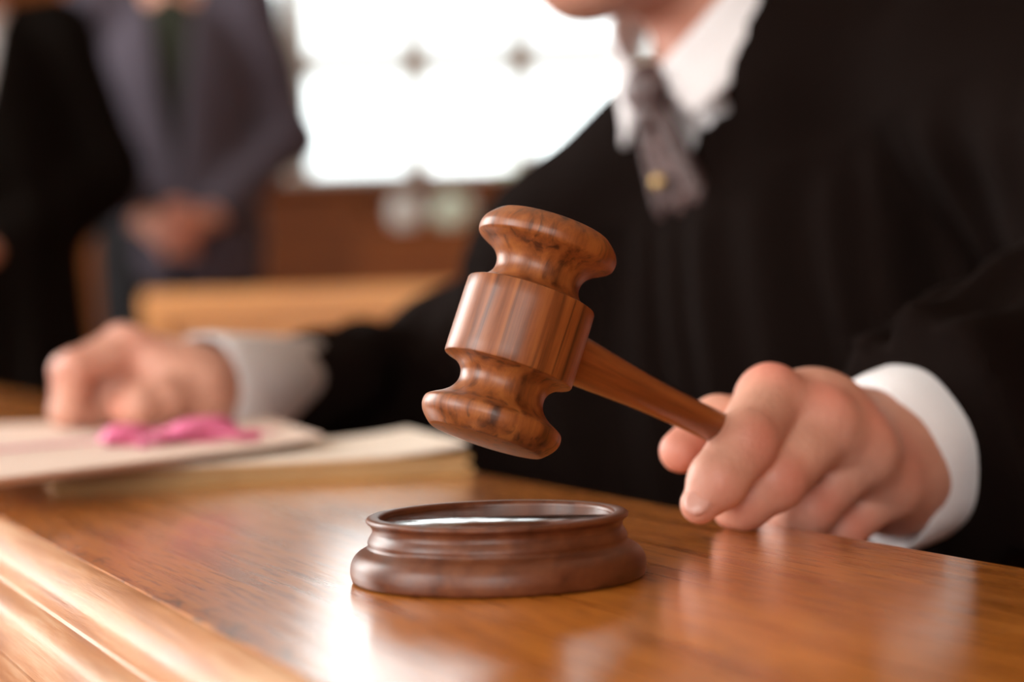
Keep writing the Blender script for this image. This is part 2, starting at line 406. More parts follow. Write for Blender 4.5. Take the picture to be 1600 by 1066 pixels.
def window(name, axis, pos, a0, a1, z0, z1, mull, trans, bar=.062, depth=.06):
    root = empty(name, (0, 0, 0)); root['kind'] = 'structure'
    def bx(nm, u0, u1, zz0, zz1, d0, d1, mat, bev=.004):
        if axis == 'y': return box(nm, (u0, pos + d0, zz0), (u1, pos + d1, zz1), mat, root, bev)
        return box(nm, (pos + d0, u0, zz0), (pos + d1, u1, zz1), mat, root, bev)
    f = .06
    for u0, u1, q0, q1 in ((a0, a0 + f, z0, z1), (a1 - f, a1, z0, z1), (a0 + f, a1 - f, z0, z0 + f * .5), (a0 + f, a1 - f, z1 - f, z1)):
        bx('frame', u0, u1, q0, q1, 0, depth, M['frame'])
    us = [a0 + f] + list(mull) + [a1 - f]; zs = [z0 + f * .5] + list(trans) + [z1 - f]
    for u in mull: bx('mullion', u - bar / 2, u + bar / 2, zs[0], zs[-1], .01, depth - .01, M['frame'])
    for i in range(len(us) - 1):
        e0 = us[i] + (bar / 2 if i else 0); e1 = us[i + 1] - (bar / 2 if i < len(us) - 2 else 0)
        for z in trans: bx('transom', e0, e1, z - bar / 2, z + bar / 2, .012, depth - .012, M['frame'])
        for j in range(len(zs) - 1):
            bx('pane', e0, e1, zs[j] + (bar / 2 if j else 0), zs[j + 1] - (bar / 2 if j < len(zs) - 2 else 0), .032, .036, M['glass'], 0)
    return root
w1 = window('window_1', 'y', R['y1'] + .03, *WIN[:2], WIN[2], WIN[3], (-.74, -.32, .06, .45, .82), (1.69,), bar=.081)
window('window_2', 'x', R['x0'] - .12, -1.3, .3, .85, 2.65, (-.5,), (1.75,))
window('window_3', 'x', R['x0'] - .12, 2.1, 3.7, .85, 2.65, (2.9,), (1.75,))
window('window_4', 'y', R['y0'] - .12, -1.9, .5, 1.0, 2.8, (-1.1, -.3), (1.9,))
# sill board and the dark panelling under the far window
structure(box('trim_1', (WIN[0] - .08, R['y1'] - .10, WIN[2] - .04), (WIN[1] + .08, R['y1'] + .03, WIN[2]), M['dark_panel'], None, .008))
pn = empty('trim_2', (0, R['y1'], 0)); pn['kind'] = 'structure'
for i in range(6):
    x = -1.36 + i * .44
    box('wainscot_panel', (x, -.03, .12), (x + .42, 0, WIN[2] - .045), M['dark_panel'], pn, .008)
structure(box('baseboard_back', (R['x0'], R['y1'] - .045, 0), (R['x1'], R['y1'] - .031, .115), M['dark_panel']))

# garden seen overexposed through the far window
structure(box('ground_outside', (-14, R['y1'] + T, -.4), (14, 40, -.3), M['lawn']))
def hedge(name, cx, cy, w, hgt, label):
    s = Sdf(); rnd = random.Random(int(cx * 100) + 5)
    s.ell((cx, cy, hgt * .42), np.eye(3), (w * .5, .45, hgt * .5), k=.1)
    for i in range(40):
        a = rnd.uniform(0, 2 * pi); e = rnd.uniform(.0, 1)
        p = (cx + cos(a) * w * .45 * sqrt(1 - e * e * .6), cy + sin(a) * .4 * sqrt(1 - e * e * .6), hgt * (.35 + .5 * e))
        s.ell(p, np.eye(3), (.16, .16, .16), k=.05)
    s.cap((cx, cy, -.3), (cx, cy, .2), .08, .08, k=.05)
    o = link_mesh(name, s.mesh(name, .05), M['leaf'])
    tag(o, label, 'shrub', 'garden shrubs beyond the far window')
hedge('garden_shrub', .42, 10.2, 1.5, 1.62, 'green shrub outside the window beside the robed shoulder')
hedge('garden_shrub', -1.75, 10.4, 1.2, 1.62, 'green shrub outside the window beside the grey suit')

# ------------------------------------------------------------------ the bench ledge (desk)
DA = radians(23.7)                         # its long side runs 23.7 degrees left of the view
DN = np.array([cos(DA), sin(DA), 0]); DL = np.array([-sin(DA), cos(DA), 0])
ZT = .74
desk = empty('judges_bench', tuple(DN * .131 + np.array([0, 0, 0])), (0, 0, DA))
tag(desk, 'varnished orange oak judge\'s bench with moulded edge, under the gavel and papers', 'desk')
Y0, Y1, WD = -.55, 2.36, .240
def extrude(name, prof, mat, parent, y0=Y0, y1=Y1, closed=True, seg=1):
    n_ = len(prof); vs = []; fs = []
    for j in range(seg + 1):
        y = y0 + (y1 - y0) * j / seg
        vs += [(p[0], y, p[1]) for p in prof]
    for j in range(seg):
        for k in range(n_ if closed else n_ - 1):
            k2 = (k + 1) % n_
            fs.append((j * n_ + k, j * n_ + k2, (j + 1) * n_ + k2, (j + 1) * n_ + k))
    if closed: fs += [tuple(range(n_))[::-1], tuple(range(seg * n_, (seg + 1) * n_))]
    me = bpy.data.meshes.new(name); me.from_pydata(vs, [], fs); me.update()
    bm = bmesh.new(); bm.from_mesh(me); bmesh.ops.recalc_face_normals(bm, faces=bm.faces); bm.to_mesh(me); bm.free()
    o = link_mesh(name, me, mat, parent); me.set_sharp_from_angle(angle=radians(35)); return o
def arc(cx, cz, r, a0, a1, n_=6): return [(cx + r * cos(radians(a0 + (a1 - a0) * i / n_)), cz + r * sin(radians(a0 + (a1 - a0) * i / n_))) for i in range(n_ + 1)]
DISH = .0011
top = [(0, ZT - .030), (0, ZT + DISH - .0004)] + [(.0005 + .0745 * i / 12, ZT + DISH * (1 - i / 12) ** 2) for i in range(13)] + arc(WD - .006, ZT - .006, .006, 90, -90, 8) + [(WD - .03, ZT - .014), (WD - .03, ZT - .030)]
extrude('desk_top', top, M['desk'], desk)
mo = [(-.0002, ZT - .030), (-.0002, ZT + .0008), (-.0012, ZT + .0006)] + [tuple(p) for p in smooth_curve([(-.0012, ZT + .0006), (-.005, ZT - .0010), (-.009, ZT - .0036), (-.0118, ZT - .0066), (-.0126, ZT - .0100)], 4)] + \
     [(-.0128, ZT - .0130), (-.0135, ZT - .0138)] + [tuple(p) for p in smooth_curve([(-.0140, ZT - .0138), (-.0178, ZT - .0148), (-.0212, ZT - .0168), (-.0225, ZT - .0198)], 4)] + [(-.0235, ZT - .030)]
extrude('edge_moulding', mo, M['mould'], desk)
extrude('frieze_board', [(-.0245, ZT - .0302), (-.0245, ZT - .048), (-.0225, ZT - .0495), (.10, ZT - .0495), (.10, ZT - .0302)], M['mould'], desk)
extrude('groove_rail', [(-.010, ZT - .0497), (-.010, ZT - .0555), (.08, ZT - .0555), (.08, ZT - .0497)], M['dark_panel'], desk)  # recessed rail in darker wood, sits in the groove below the frieze
pnl = [(-.022, ZT - .0557), (-.0235, ZT - .058), (-.0235, .12), (.008, .12), (.008, ZT - .0557)]
extrude('front_panel', pnl, M['mould'], desk)
extrude('plinth', [(-.030, 0), (-.030, .118), (.02, .118), (.02, 0)], M['mould'], desk)
for y in (-.50, .72, 2.28):
    box('support_bracket', (.0205, y, .35), (WD - .04, y + .035, ZT - .056), M['panel'], desk, .002)

# ------------------------------------------------------------------ sounding block
bp_ = on(779, 889, ZT + .0025); 
blk = empty('sounding_block', (bp_[0], bp_[1], ZT + .0002), (0, 0, radians(-20)))
tag(blk, 'round dark walnut sounding block with a sunken top, lying below the gavel', 'sounding block')
pr = [(0, 0), (.0428, 0), (.0434, .0004)] + [tuple(p) for p in smooth_curve([(.0437, .0012), (.0440, .0034), (.0434, .0062), (.0418, .0083), (.0396, .0096), (.0388, .0101)], 5)] + \
     [(.0386, .0106)] + [tuple(p) for p in smooth_curve([(.0385, .0108), (.0386, .0118), (.0381, .0130), (.0373, .0143), (.0372, .0155), (.0378, .0167), (.0387, .0174), (.03895, .0181), (.0386, .0187), (.0380, .0190)], 4)] + \
     [(.0356, .0190), (.0350, .0187), (.0346, .0183), (.0344, .0176), (.0344, .0165), (0, .0165)]
lathe('moulded_base', pr, M['block'], blk, 160, sharp=38)
lathe('striking_disc', [(0, .0165), (.0342, .0165), (.0342, .0172), (.0338, .0175), (0, .0175)], M['block_top'], blk, 128, sharp=50)

# ------------------------------------------------------------------ gavel
PXM = 3111 / .62; q = 1 / PXM
tilt, back = radians(17.7), radians(9.6)
a_ = np.array([sin(tilt) * cos(back), cos(tilt) * cos(back), -sin(back)])          # camera frame: right, up, towards viewer
hx, hy = 1.0, -math.tan(radians(25.5)); hz = -(a_[0] * hx + a_[1] * hy) / a_[2]
h_ = np.array([hx, hy, hz]); h_ /= np.linalg.norm(h_)
towld = lambda c: RT * c[0] + UP * c[1] - FW * c[2]
GA, GH = towld(a_), towld(h_); GB = np.cross(GA, GH)
GC = at(812, 520, .62)
gv = empty('gavel'); gm = Matrix.Identity(4)
for i in range(3): gm[i][0] = GH[i]; gm[i][1] = GB[i]; gm[i][2] = GA[i]; gm[i][3] = GC[i]
gv.matrix_world = gm
tag(gv, 'polished reddish-brown wooden gavel raised above the round block', 'gavel')
def sc(l): return [(r * q, s * q / cos(back)) for r, s in l]
half = [(104, 0), (104, 40), (103.6, 59), (102.4, 61.2), (99.5, 62.4)]
cove = smooth_curve([(98.5, 62.6), (88, 66), (77, 73), (70.5, 82), (68.5, 93), (71, 104), (78, 114), (89, 122.5), (100, 128.5), (107.5, 133)], 5)
knob = smooth_curve([(107.5, 133), (110.6, 136.5), (112, 143), (111.5, 150), (107.5, 159), (100, 167.5), (92, 174.5)], 5)
dome = smooth_curve([(90, 175.6), (70, 178), (45, 180), (20, 181), (0.0, 181.3)], 3)
up_ = half + [tuple(p) for p in cove] + [tuple(p) for p in knob[1:]] + [tuple(p) for p in dome]
up_[-1] = (0, 181.3)
dn = [(r, -s) for r, s in up_][::-1]
lathe('gavel_head', sc(dn[:-1] + up_), M['gavel'], gv, 160, sharp=30)
hp = smooth_curve([(.0185, .0070), (.0215, .0078), (.026, .0080), (.033, .0076), (.045, .0068), (.060, .0060), (.078, .0056), (.098, .0057), (.115, .0062), (.130, .0066), (.142, .0064), (.149, .0052), (.153, .0030)], 5)
hprof = [(0, .0185)] + [(p[1], p[0]) for p in hp] + [(0, .1545)]
lathe('handle', hprof, M['handle'], gv, 64, M=Matrix.Rotation(pi / 2, 4, 'Y'), sharp=50)

# ------------------------------------------------------------------ papers
def sheet_block(name, corners, z0, z1, mat, parent, lift=None, nx=10, ny=10, bev=.0008):
    """a block of paper between z0 and z1 over a four cornered outline (xy); lift(u, v) raises it locally"""
    vs = []; fs = []
    c = [np.array(p[:2]) for p in corners]
    for zz in (z0, z1):
        for j in range(ny + 1):
            for i in range(nx + 1):
                u, v = i / nx, j / ny
                p = (1 - u) * (1 - v) * c[0] + u * (1 - v) * c[1] + u * v * c[2] + (1 - u) * v * c[3]
                vs.append((p[0], p[1], zz + (lift(u, v) if lift else 0)))
    s1 = (nx + 1) * (ny + 1); I = lambda i, j: j * (nx + 1) + i
    for j in range(ny):
        for i in range(nx):
            a, b2, c2, d2 = I(i, j), I(i + 1, j), I(i + 1, j + 1), I(i, j + 1)
            fs += [(a, d2, c2, b2), (a + s1, b2 + s1, c2 + s1, d2 + s1)]
    ring = [I(i, 0) for i in range(nx + 1)] + [I(nx, j) for j in range(1, ny + 1)] + [I(i, ny) for i in range(nx - 1, -1, -1)] + [I(0, j) for j in range(ny - 1, 0, -1)]
    for k in range(len(ring)):
        a, b2 = ring[k], ring[(k + 1) % len(ring)]; fs.append((a, b2, b2 + s1, a + s1))
    me = bpy.data.meshes.new(name); me.from_pydata(vs, [], fs); me.update()
    bm = bmesh.new(); bm.from_mesh(me); bmesh.ops.recalc_face_normals(bm, faces=bm.faces); bm.to_mesh(me); bm.free()
    o = link_mesh(name, me, mat, parent, True, True); me.set_sharp_from_angle(angle=radians(40)); return o
def ins(c, d):
    ce = sum(np.array(p[:2]) for p in c) / 4
    return [tuple(np.array(p[:2]) + (ce - np.array(p[:2])) / np.linalg.norm(ce - np.array(p[:2])) * d) for p in c]
f0 = on(84, 773, ZT); f1_ = on(728, 742, ZT)
ed = (f1_ - f0)[:2]; edl = np.linalg.norm(ed); ed = ed / edl; nd = np.array([-ed[1], ed[0]])
lower = [f0[:2], f0[:2] + ed * (edl + .004), f0[:2] + ed * (edl - .004) + nd * .135, f0[:2] - ed * .01 + nd * .145]
lb = empty('document_stack', (lower[0][0], lower[0][1], ZT))
tag(lb, 'tan stack of documents lying flat underneath the ribboned folder', 'documents')
sheet_block('bottom_cover', lower, ZT + .0003, ZT + .0032, M['manila'], lb)
sheet_block('page_block', ins(lower, .004), ZT + .0034, ZT + .0066, M['page_edges'], lb)
sheet_block('middle_cover', ins(lower, .001), ZT + .0068, ZT + .0090, M['manila'], lb)
sheet_block('top_page', ins(lower, .003), ZT + .0092, ZT + .0108, M['paper'], lb, lift=lambda u, v: .0045 * max(0, (u - .72) / .28) ** 2)
# the folder on top, tied with pink ribbon
ZF = ZT + .0158
g0 = on(-150, 772, ZF); g1 = on(505, 693, ZF); g2 = on(540, 668, ZF); g3 = on(400, 655, ZF)
tf = [on(-30, 750, ZF)[:2], on(505, 686, ZF)[:2], on(400, 652, ZF)[:2], on(-190, 668, ZF)[:2]]
fd = empty('ribboned_folder', (tf[0][0], tf[0][1], ZF))
tag(fd, 'pale pink folder tied with bright pink ribbon, under the fist', 'folder')
sheet_block('folder_pages', ins(tf, .012), ZT + .0112, ZT + .0142, M['paper'], fd, lift=lambda u, v: .0025 * max(0, (u - .75) / .25) ** 2)
sheet_block('folder_cover', tf, ZT + .0144, ZF, M['folder'], fd, lift=lambda u, v: .002 * max(0, (u - .75) / .25) ** 2)
def strip(name, pts, w, mat, parent, th=.0006, up=(0, 0, 1), roll=None):
    P = smooth_curve(pts, 8); bm = bmesh.new(); prev = None
    for i, p in enumerate(P):
        t = P[min(i + 1, len(P) - 1)] - P[max(i - 1, 0)]; t = t / np.linalg.norm(t)
        s_ = np.cross(t, np.array(up, float)); nn = np.linalg.norm(s_); s_ = s_ / nn if nn > 1e-5 else np.array([1, 0, 0])
        if roll is not None:
            n_ = np.cross(s_, t); a = roll * i / len(P); s_ = s_ * cos(a) + n_ * sin(a)
        n_ = np.cross(s_, t)
        r = [bm.verts.new(V(p + s_ * w / 2 * sg + n_ * th * hh)) for sg, hh in ((-1, 0), (1, 0), (1, 1), (-1, 1))]
        if prev:
            for k in range(4): bm.faces.new((prev[k], prev[(k + 1) % 4], r[(k + 1) % 4], r[k]))
        else: bm.faces.new(r[::-1])
        prev = r
    bm.faces.new(prev); bmesh.ops.recalc_face_normals(bm, faces=bm.faces)
    return from_bm(name, bm, mat, parent, True, True)
zr = ZF + .0010
strip('ribbon_band', [on(-150, 716, zr), on(0, 703, zr), on(120, 692, zr), on(245, 683, zr)], .007, M['ribbon'], fd)
strip('ribbon_band', [on(245, 683, zr), on(330, 678, zr), on(430, 674, zr + .002)], .007, M['ribbon'], fd)
kn = on(250, 682, zr + .003)
def off(dx, dy, dz): return kn + np.array([dx, dy, dz * .6 - .001])
strip('ribbon_loop', [off(0, 0, 0), off(.014, -.004, .010), off(.030, .004, .011), off(.034, .012, .003), off(.018, .010, -.001), off(.002, .002, 0)], .007, M['ribbon'], fd, up=(.25, -.9, .4))
strip('ribbon_loop', [off(0, 0, 0), off(-.010, -.010, .008), off(-.022, -.014, .007), off(-.027, -.004, .001), off(-.014, 0, -.001), off(-.002, 0, 0)], .007, M['ribbon'], fd, up=(.25, -.9, .4))
strip('ribbon_tail', [off(.0, 0, 0), off(.02, .004, .004), off(.036, -.004, .001), off(.050, .002, -.001)], .007, M['ribbon'], fd, roll=1.2)
strip('ribbon_tail', [off(0, 0, 0), off(.004, -.016, .003), off(-.006, -.030, -.0015)], .007, M['ribbon'], fd, roll=.8)
s = Sdf().ell(kn, np.eye(3), (.007, .0055, .0045), k=.002)
link_mesh('ribbon_knot', s.mesh('ribbon_knot', .001), M['ribbon'], fd, True, True)

# ------------------------------------------------------------------ people
def frame(o, f, u=(0, 0, 1)):
    f = np.array(f, float); f /= np.linalg.norm(f); u = np.array(u, float)
    l = np.cross(u, f); l /= np.linalg.norm(l); u = np.cross(f, l)
    o = np.array(o, float)
    return (lambda a, b, c: o + f * a + l * b + u * c), np.stack([f, l, u])
def add_head(s, hc, face, up=(0, 0, 1)):
    """skull, jaw, chin, nose, lips, brow, sockets and ears around head centre hc"""
    h, A = frame(hc, face, up)
    s.ell(h(-.012, 0, .030), A, (.096, .077, .090), k=.02)
    s.ell(h(.020, 0, -.035), A, (.068, .064, .078), k=.03)
    s.cap(h(-.02, .050, -.055), h(.058, .018, -.098), .022, .020, k=.03)
    s.cap(h(-.02, -.050, -.055), h(.058, -.018, -.098), .022, .020, k=.03)
    s.ell(h(.070, 0, -.098), A, (.022, .024, .020), k=.02)
    s.cap(h(.078, .035, .022), h(.078, -.035, .022), .011, k=.02)                 # brow
    s.ell(h(.094, .032, .000), A, (.016, .017, .012), k=.008, sub=True)
    s.ell(h(.094, -.032, .000), A, (.016, .017, .012), k=.008, sub=True)
    s.cap(h(.085, 0, .010), h(.108, 0, -.030), .008, .011, k=.010)
    s.ell(h(.098, .011, -.034), A, (.009, .008, .007), k=.006); s.ell(h(.098, -.011, -.034), A, (.009, .008, .007), k=.006)
    s.ell(h(.082, 0, -.060), A, (.014, .025, .006), k=.006); s.ell(h(.080, 0, -.072), A, (.014, .022, .007), k=.006)
    for e in (-1, 1):
        s.ell(h(-.008, e * .078, -.008), A, (.018, .008, .032), k=.006)
    return h, A
def hair_and_eyes(h, A, root, hm):
    s = Sdf(); s.ell(h(-.018, 0, .036), A, (.101, .084, .097), k=.01)
    s.ell(h(.085, 0, -.045), A, (.11, .12, .10), k=.01, sub=True); s.ell(h(-.02, 0, -.13), A, (.14, .12, .10), k=.01, sub=True)
    link_mesh('hair', s.mesh('hair', .005), hm, root, True, True)
    for e in (-1, 1):
        s = Sdf().ell(h(.0700, e * .032, -.001), A, (.0115, .0135, .0095))
        ey = link_mesh('eye', s.mesh('eye', .0015), M['eye'], root, True, True)
        s = Sdf().ell(h(.0795, e * .032, -.001), A, (.0030, .0052, .0052))
        link_mesh('iris', s.mesh('iris', .0008, pad=.003), M['iris'], ey)
        s = Sdf().cap(h(.082, e * .020, .022), h(.078, e * .046, .021), .0045, .003, k=.003)
        link_mesh('eyebrow', s.mesh('eyebrow', .0015, pad=.004), hm, root, True, True)
def redness(me, spots):
    """pigment: pink over joints; spots = (centre, radius, amount)"""
    n_ = len(me.vertices); co = np.empty(n_ * 3, np.float32); me.vertices.foreach_get('co', co); co = co.reshape(-1, 3)
    r = np.zeros(n_, np.float32)
    for c, rad, amt in spots:
        r = np.maximum(r, amt * np.exp(-((co - np.array(c)) ** 2).sum(1) / rad ** 2))
    at_ = me.attributes.new('redness', 'FLOAT', 'POINT'); at_.data.foreach_set('value', r)
def tube_cuff(name, a, b, r0, r1, mat, parent, th=.0022, seg=48, squash=.86, upv=(0, 0, 1)):
    """a shirt cuff: open tube with thickness from a (opening) to b"""
    a, b = np.array(a), np.array(b); d = (b - a) / np.linalg.norm(b - a)
    s_ = np.cross(d, np.array(upv, float)); s_ /= np.linalg.norm(s_); u_ = np.cross(s_, d)
    prof = [(r0 - th, .02), (r0 - th, .0), (r0 - th * .5, -.0012), (r0, .0), (r0 + .0012, .012), (r1, np.linalg.norm(b - a)), (r1 - th, np.linalg.norm(b - a)), (r0 - th, .02)]
    vs = []; fs = []
    for r, z in prof[:-1]:
        for k in range(seg):
            t = 2 * pi * k / seg; w = 1 + .02 * sin(3 * t + 1) + .012 * sin(7 * t)
            vs.append(tuple(a + d * z + (s_ * cos(t) * squash + u_ * sin(t)) * r * w))
    m_ = len(prof) - 1
    for i in range(m_):
        for k in range(seg):
            k2 = (k + 1) % seg; j = (i + 1) % m_
            fs.append((i * seg + k, i * seg + k2, j * seg + k2, j * seg + k))
    me = bpy.data.meshes.new(name); me.from_pydata(vs, [], fs); me.update()
    bm = bmesh.new(); bm.from_mesh(me); bmesh.ops.recalc_face_normals(bm, faces=bm.faces); bm.to_mesh(me); bm.free()
    return link_mesh(name, me, mat, parent, True, True)

# ---- the judge
PIT = at(1022, 118, 1.18)
JU, JAU = frame(PIT, (-.80, -.60, 0))                       # upright frame
J, JA = frame(PIT, (-.80, -.60, 0), (-.13, .17, 1))          # chest frame, left shoulder raised
jroot = empty('person', (J(-.12, 0, 0)[0], J(-.12, 0, 0)[1], 0))
tag(jroot, 'person in black robe, white collar and tie, one hand gripping the gavel', 'person')
shL, shR = J(-.085, .180, -.065), at(893, 400, 1.30)
wrL = at(1392, 722, .775); elL = wrL + np.array([.80, .55, .20]) * .265
wrR = at(305, 612, 1.155); elR = at(735, 625, 1.42)
# left hand: one smooth skin from finger joints placed in space
def hand_prims(joints, radii, wrist, fore, k=.0035, palm=True, pr_=None):
    s = Sdf()
    f = joints
    mc = [f[n_][0] for n_ in ('index', 'middle', 'ring', 'pinky')]
    for i, c in enumerate(mc):                                   # metacarpals fan out of the wrist
        w = wrist + (c - sum(mc) / 4) * .45
        s.cap(w, c, .0150, .0112, k=.012)
    for a, b in zip(mc[:-1], mc[1:]): s.cap(a, b, .0095, .0095, k=.008)
    if pr_ is not None:
        for c, r in pr_: s.ell(c, np.eye(3), (r, r, r), k=.012)
    s.chain(fore, [.0255, .0265, .029], k=.02)
    for n_, pts in f.items():
        rs = radii[n_]
        t = Sdf(); t.chain(pts, rs, k=k)
        s.p += t.p
        for i in range(1, len(pts) - 1):                          # joint bulge
            s.ell(pts[i], np.eye(3), (rs[i] * .99,) * 3, k=k)
    return s
LJ = {'index': [at(1203, 628, .708), at(1163, 692, .6805), at(1121, 752, .672), at(1094, 788, .669)],
      'middle': [at(1288, 670, .711), at(1209, 750, .690), at(1164, 784, .690), at(1146, 794, .698)],
      'ring': [at(1346, 708, .724), at(1262, 793, .717), at(1228, 816, .730), at(1232, 796, .748)],
      'pinky': [at(1386, 762, .742), at(1312, 826, .736), at(1284, 838, .750), at(1286, 810, .762)],
      'thumb': [at(1290, 690, .764), at(1195, 662, .744), at(1122, 664, .722), at(1064, 705, .711)]}
LR = {'index': [.0124, .0110, .0099, .0068], 'middle': [.0117, .0109, .0094, .0076], 'ring': [.0113, .0104, .0092, .0080],
      'pinky': [.0104, .0096, .0084, .0074], 'thumb': [.0140, .0118, .0104, .0078]}
foreL = [wrL, wrL + (elL - wrL) * .25, wrL + (elL - wrL) * .8]
hl = hand_prims(LJ, LR, wrL, foreL, k=.0022, pr_=[((wrL * .35 + LJ['index'][0] * .65), .020)])
for n_ in ('index', 'middle', 'ring', 'pinky'):                    # raised knuckles
    c = LJ[n_][0]; o = c + (np.array([0, 0, 1]) * .6 - DN * .0 - FW * .35) * .0058
    hl.ell(o, np.eye(3), (.0078,) * 3, k=.007)
for n_ in ('index', 'middle', 'ring', 'pinky'):                    # tendons towards the wrist
    c = LJ[n_][0]; o = c + (np.array([0, 0, 1]) * .75 - FW * .25) * .0078
    e = wrL + (c - wrL) * .25 + np.array([0, 0, .019]); hl.cap(o, e, .0042, .0030, k=.006)
hl_vf = hl.verts_faces(.00105)
# right fist, thumb side to the viewer
RJ = {'index': [at(212, 546, 1.140), at(120, 574, 1.122), at(112, 640, 1.132), at(150, 648, 1.142)],
      'middle': [at(192, 540, 1.165), at(108, 580, 1.146), at(104, 643, 1.154), at(140, 650, 1.160)],
      'ring': [at(185, 550, 1.188), at(112, 590, 1.170), at(108, 645, 1.175), at(140, 652, 1.180)],
      'pinky': [at(190, 565, 1.208), at(130, 605, 1.192), at(126, 650, 1.195), at(150, 655, 1.200)],
      'thumb': [at(300, 606, 1.136), at(258, 622, 1.120), at(218, 634, 1.110), at(196, 640, 1.114)]}
RR = {'index': [.0115, .0102, .0094, .008], 'middle': [.0115, .0102, .0094, .008], 'ring': [.0108, .0096, .009, .0078],
      'pinky': [.0098, .0088, .008, .007], 'thumb': [.0150, .0125, .0112, .0092]}
foreR = [wrR, wrR + (elR - wrR) * .25, wrR + (elR - wrR) * .8]
hr = hand_prims(RJ, RR, wrR, foreR, k=.0025, pr_=[((wrR * .4 + RJ['middle'][0] * .6) - np.array([0, 0, .010]), .024), (at(170, 610, 1.155), .020)])
hr_vf = hr.verts_faces(.0014)
# the rest of the body, under the clothes
sb = Sdf()
HF = np.array([-.90, -.43, -.02]); CH = J(.050, -.008, .055)
hfn = HF / np.linalg.norm(HF); HC = CH - hfn * .075 + np.array([0, 0, .103])
hd, hA = add_head(sb, HC, HF)
sb.cap(J(-.085, 0, -.06), HC - hfn * .03 + np.array([0, 0, -.06]), .056, .055, k=.02)
sb.ell(J(-.105, 0, -.17), JA, (.085, .14, .19), k=.05)
sb.ell(J(-.10, 0, -.38), JA, (.09, .14, .16), k=.05)
for sh, el, fo in ((shL, elL, foreL), (shR, elR, foreR)):
    sb.cap(J(-.10, 0, -.06), sh, .045, .045, k=.03); sb.cap(sh, el, .045, .038, k=.02); sb.cap(el, fo[1], .036, .026, k=.02)
for e in (-1, 1):
    sb.cap(JU(-.12, .09 * e, -.46), JU(.24, .10 * e, -.45), .075, .055, k=.04); sb.cap(JU(.24, .10 * e, -.45), JU(.22, .10 * e, -.87), .05, .035, k=.03)
me = sb.mesh('body', .0055, extra=[hl_vf, hr_vf])
spots = []
for n_ in ('index', 'middle', 'ring', 'pinky'):
    spots += [(LJ[n_][0] + np.array([0, -.004, .010]), .011, .75), (LJ[n_][1] + np.array([.004, -.008, .002]), .009, .55), (LJ[n_][2] - FW * .008, .007, .35), (LJ[n_][3], .009, .45)]
    spots += [(RJ[n_][0], .014, .5), (RJ[n_][1], .014, .4)]
spots += [(LJ['thumb'][3], .014, .6), (RJ['thumb'][3], .013, .7), (J(-.0, 0, .03), .03, .25)]
redness(me, spots)
link_mesh('body', me, M['skin'], jroot, True, True)
hair_and_eyes(hd, hA, jroot, M['grey_hair'])
# index fingernail
nd_ = LJ['index'][3] - LJ['index'][2]; nd_ /= np.linalg.norm(nd_)
nn_ = -FW * .75 + np.array([0, 0, 1]) * -.0 - RT * .30; nn_ -= nd_ * (nn_ @ nd_); nn_ /= np.linalg.norm(nn_)
s = Sdf().ell(LJ['index'][3] + nn_ * .0052 + nd_ * .0010, np.stack([nd_, np.cross(nn_, nd_), nn_]), (.0055, .0044, .0016))
link_mesh('fingernail', s.mesh('fingernail', .0005, pad=.003), M['nail'], jroot, True, True)
# shirt inside the robe
s = Sdf(); s.ell(J(-.105, 0, -.17), JA, (.102, .155, .20), k=.05)
s.cap(J(-.085, 0, -.05), J(-.082, 0, -.014), .0705, .067, k=.02)
s.cap(J(-.095, -.05, -.05), J(-.088, .12, -.052), .053, .05, k=.02)
link_mesh('shirt_front', s.mesh('shirt_front', .005), M['shirt'], jroot, True, True)
# collar: stand and folded wings
def collar(jf, root, cf=-.064, r=.066, z0=.0, back=.05, drop=(.062, .036), spread=30, mat=None, r_low=.088, name='shirt_collar', cl=0):
    for e in (-1, 1):
        nU, nV = 26, 6; vs = []
        for i in range(nU + 1):
            u = i / nU; t0 = radians(4 + 176 * u); t1 = radians(spread + (180 - spread) * u)
            zt = z0 + (.016 * min(1, u * 4) if e < 0 else 0) + back * ((1 - cos(t0)) / 2) ** .75; dr = drop[1] + (drop[0] - drop[1]) * max(0, 1 - u * 2.2) ** 1.5
            for j in range(nV + 1):
                v = j / nV; t = t0 + (t1 - t0) * v
                rr = r + .003 * sin(pi * min(1, v * 3)) + (r_low - r) * v ** 1.2
                zz = zt + .004 * sin(pi * min(1, v * 2.2)) - dr * v
                vs.append(tuple(jf(cf + rr * cos(t), cl + e * rr * sin(t), zz)))
        fs = [(i * (nV + 1) + j, i * (nV + 1) + j + 1, (i + 1) * (nV + 1) + j + 1, (i + 1) * (nV + 1) + j) for i in range(nU) for j in range(nV)]
        me_ = bpy.data.meshes.new(name); me_.from_pydata(vs, [], fs if e > 0 else [f[::-1] for f in fs]); me_.update()
        o = link_mesh(name, me_, mat, root, True, True)
        so = o.modifiers.new('thickness', 'SOLIDIFY'); so.thickness = .0022; so.offset = 0
collar(J, jroot, mat=M['shirt'], back=.13, drop=(.036, .030), r_low=.075, spread=25)
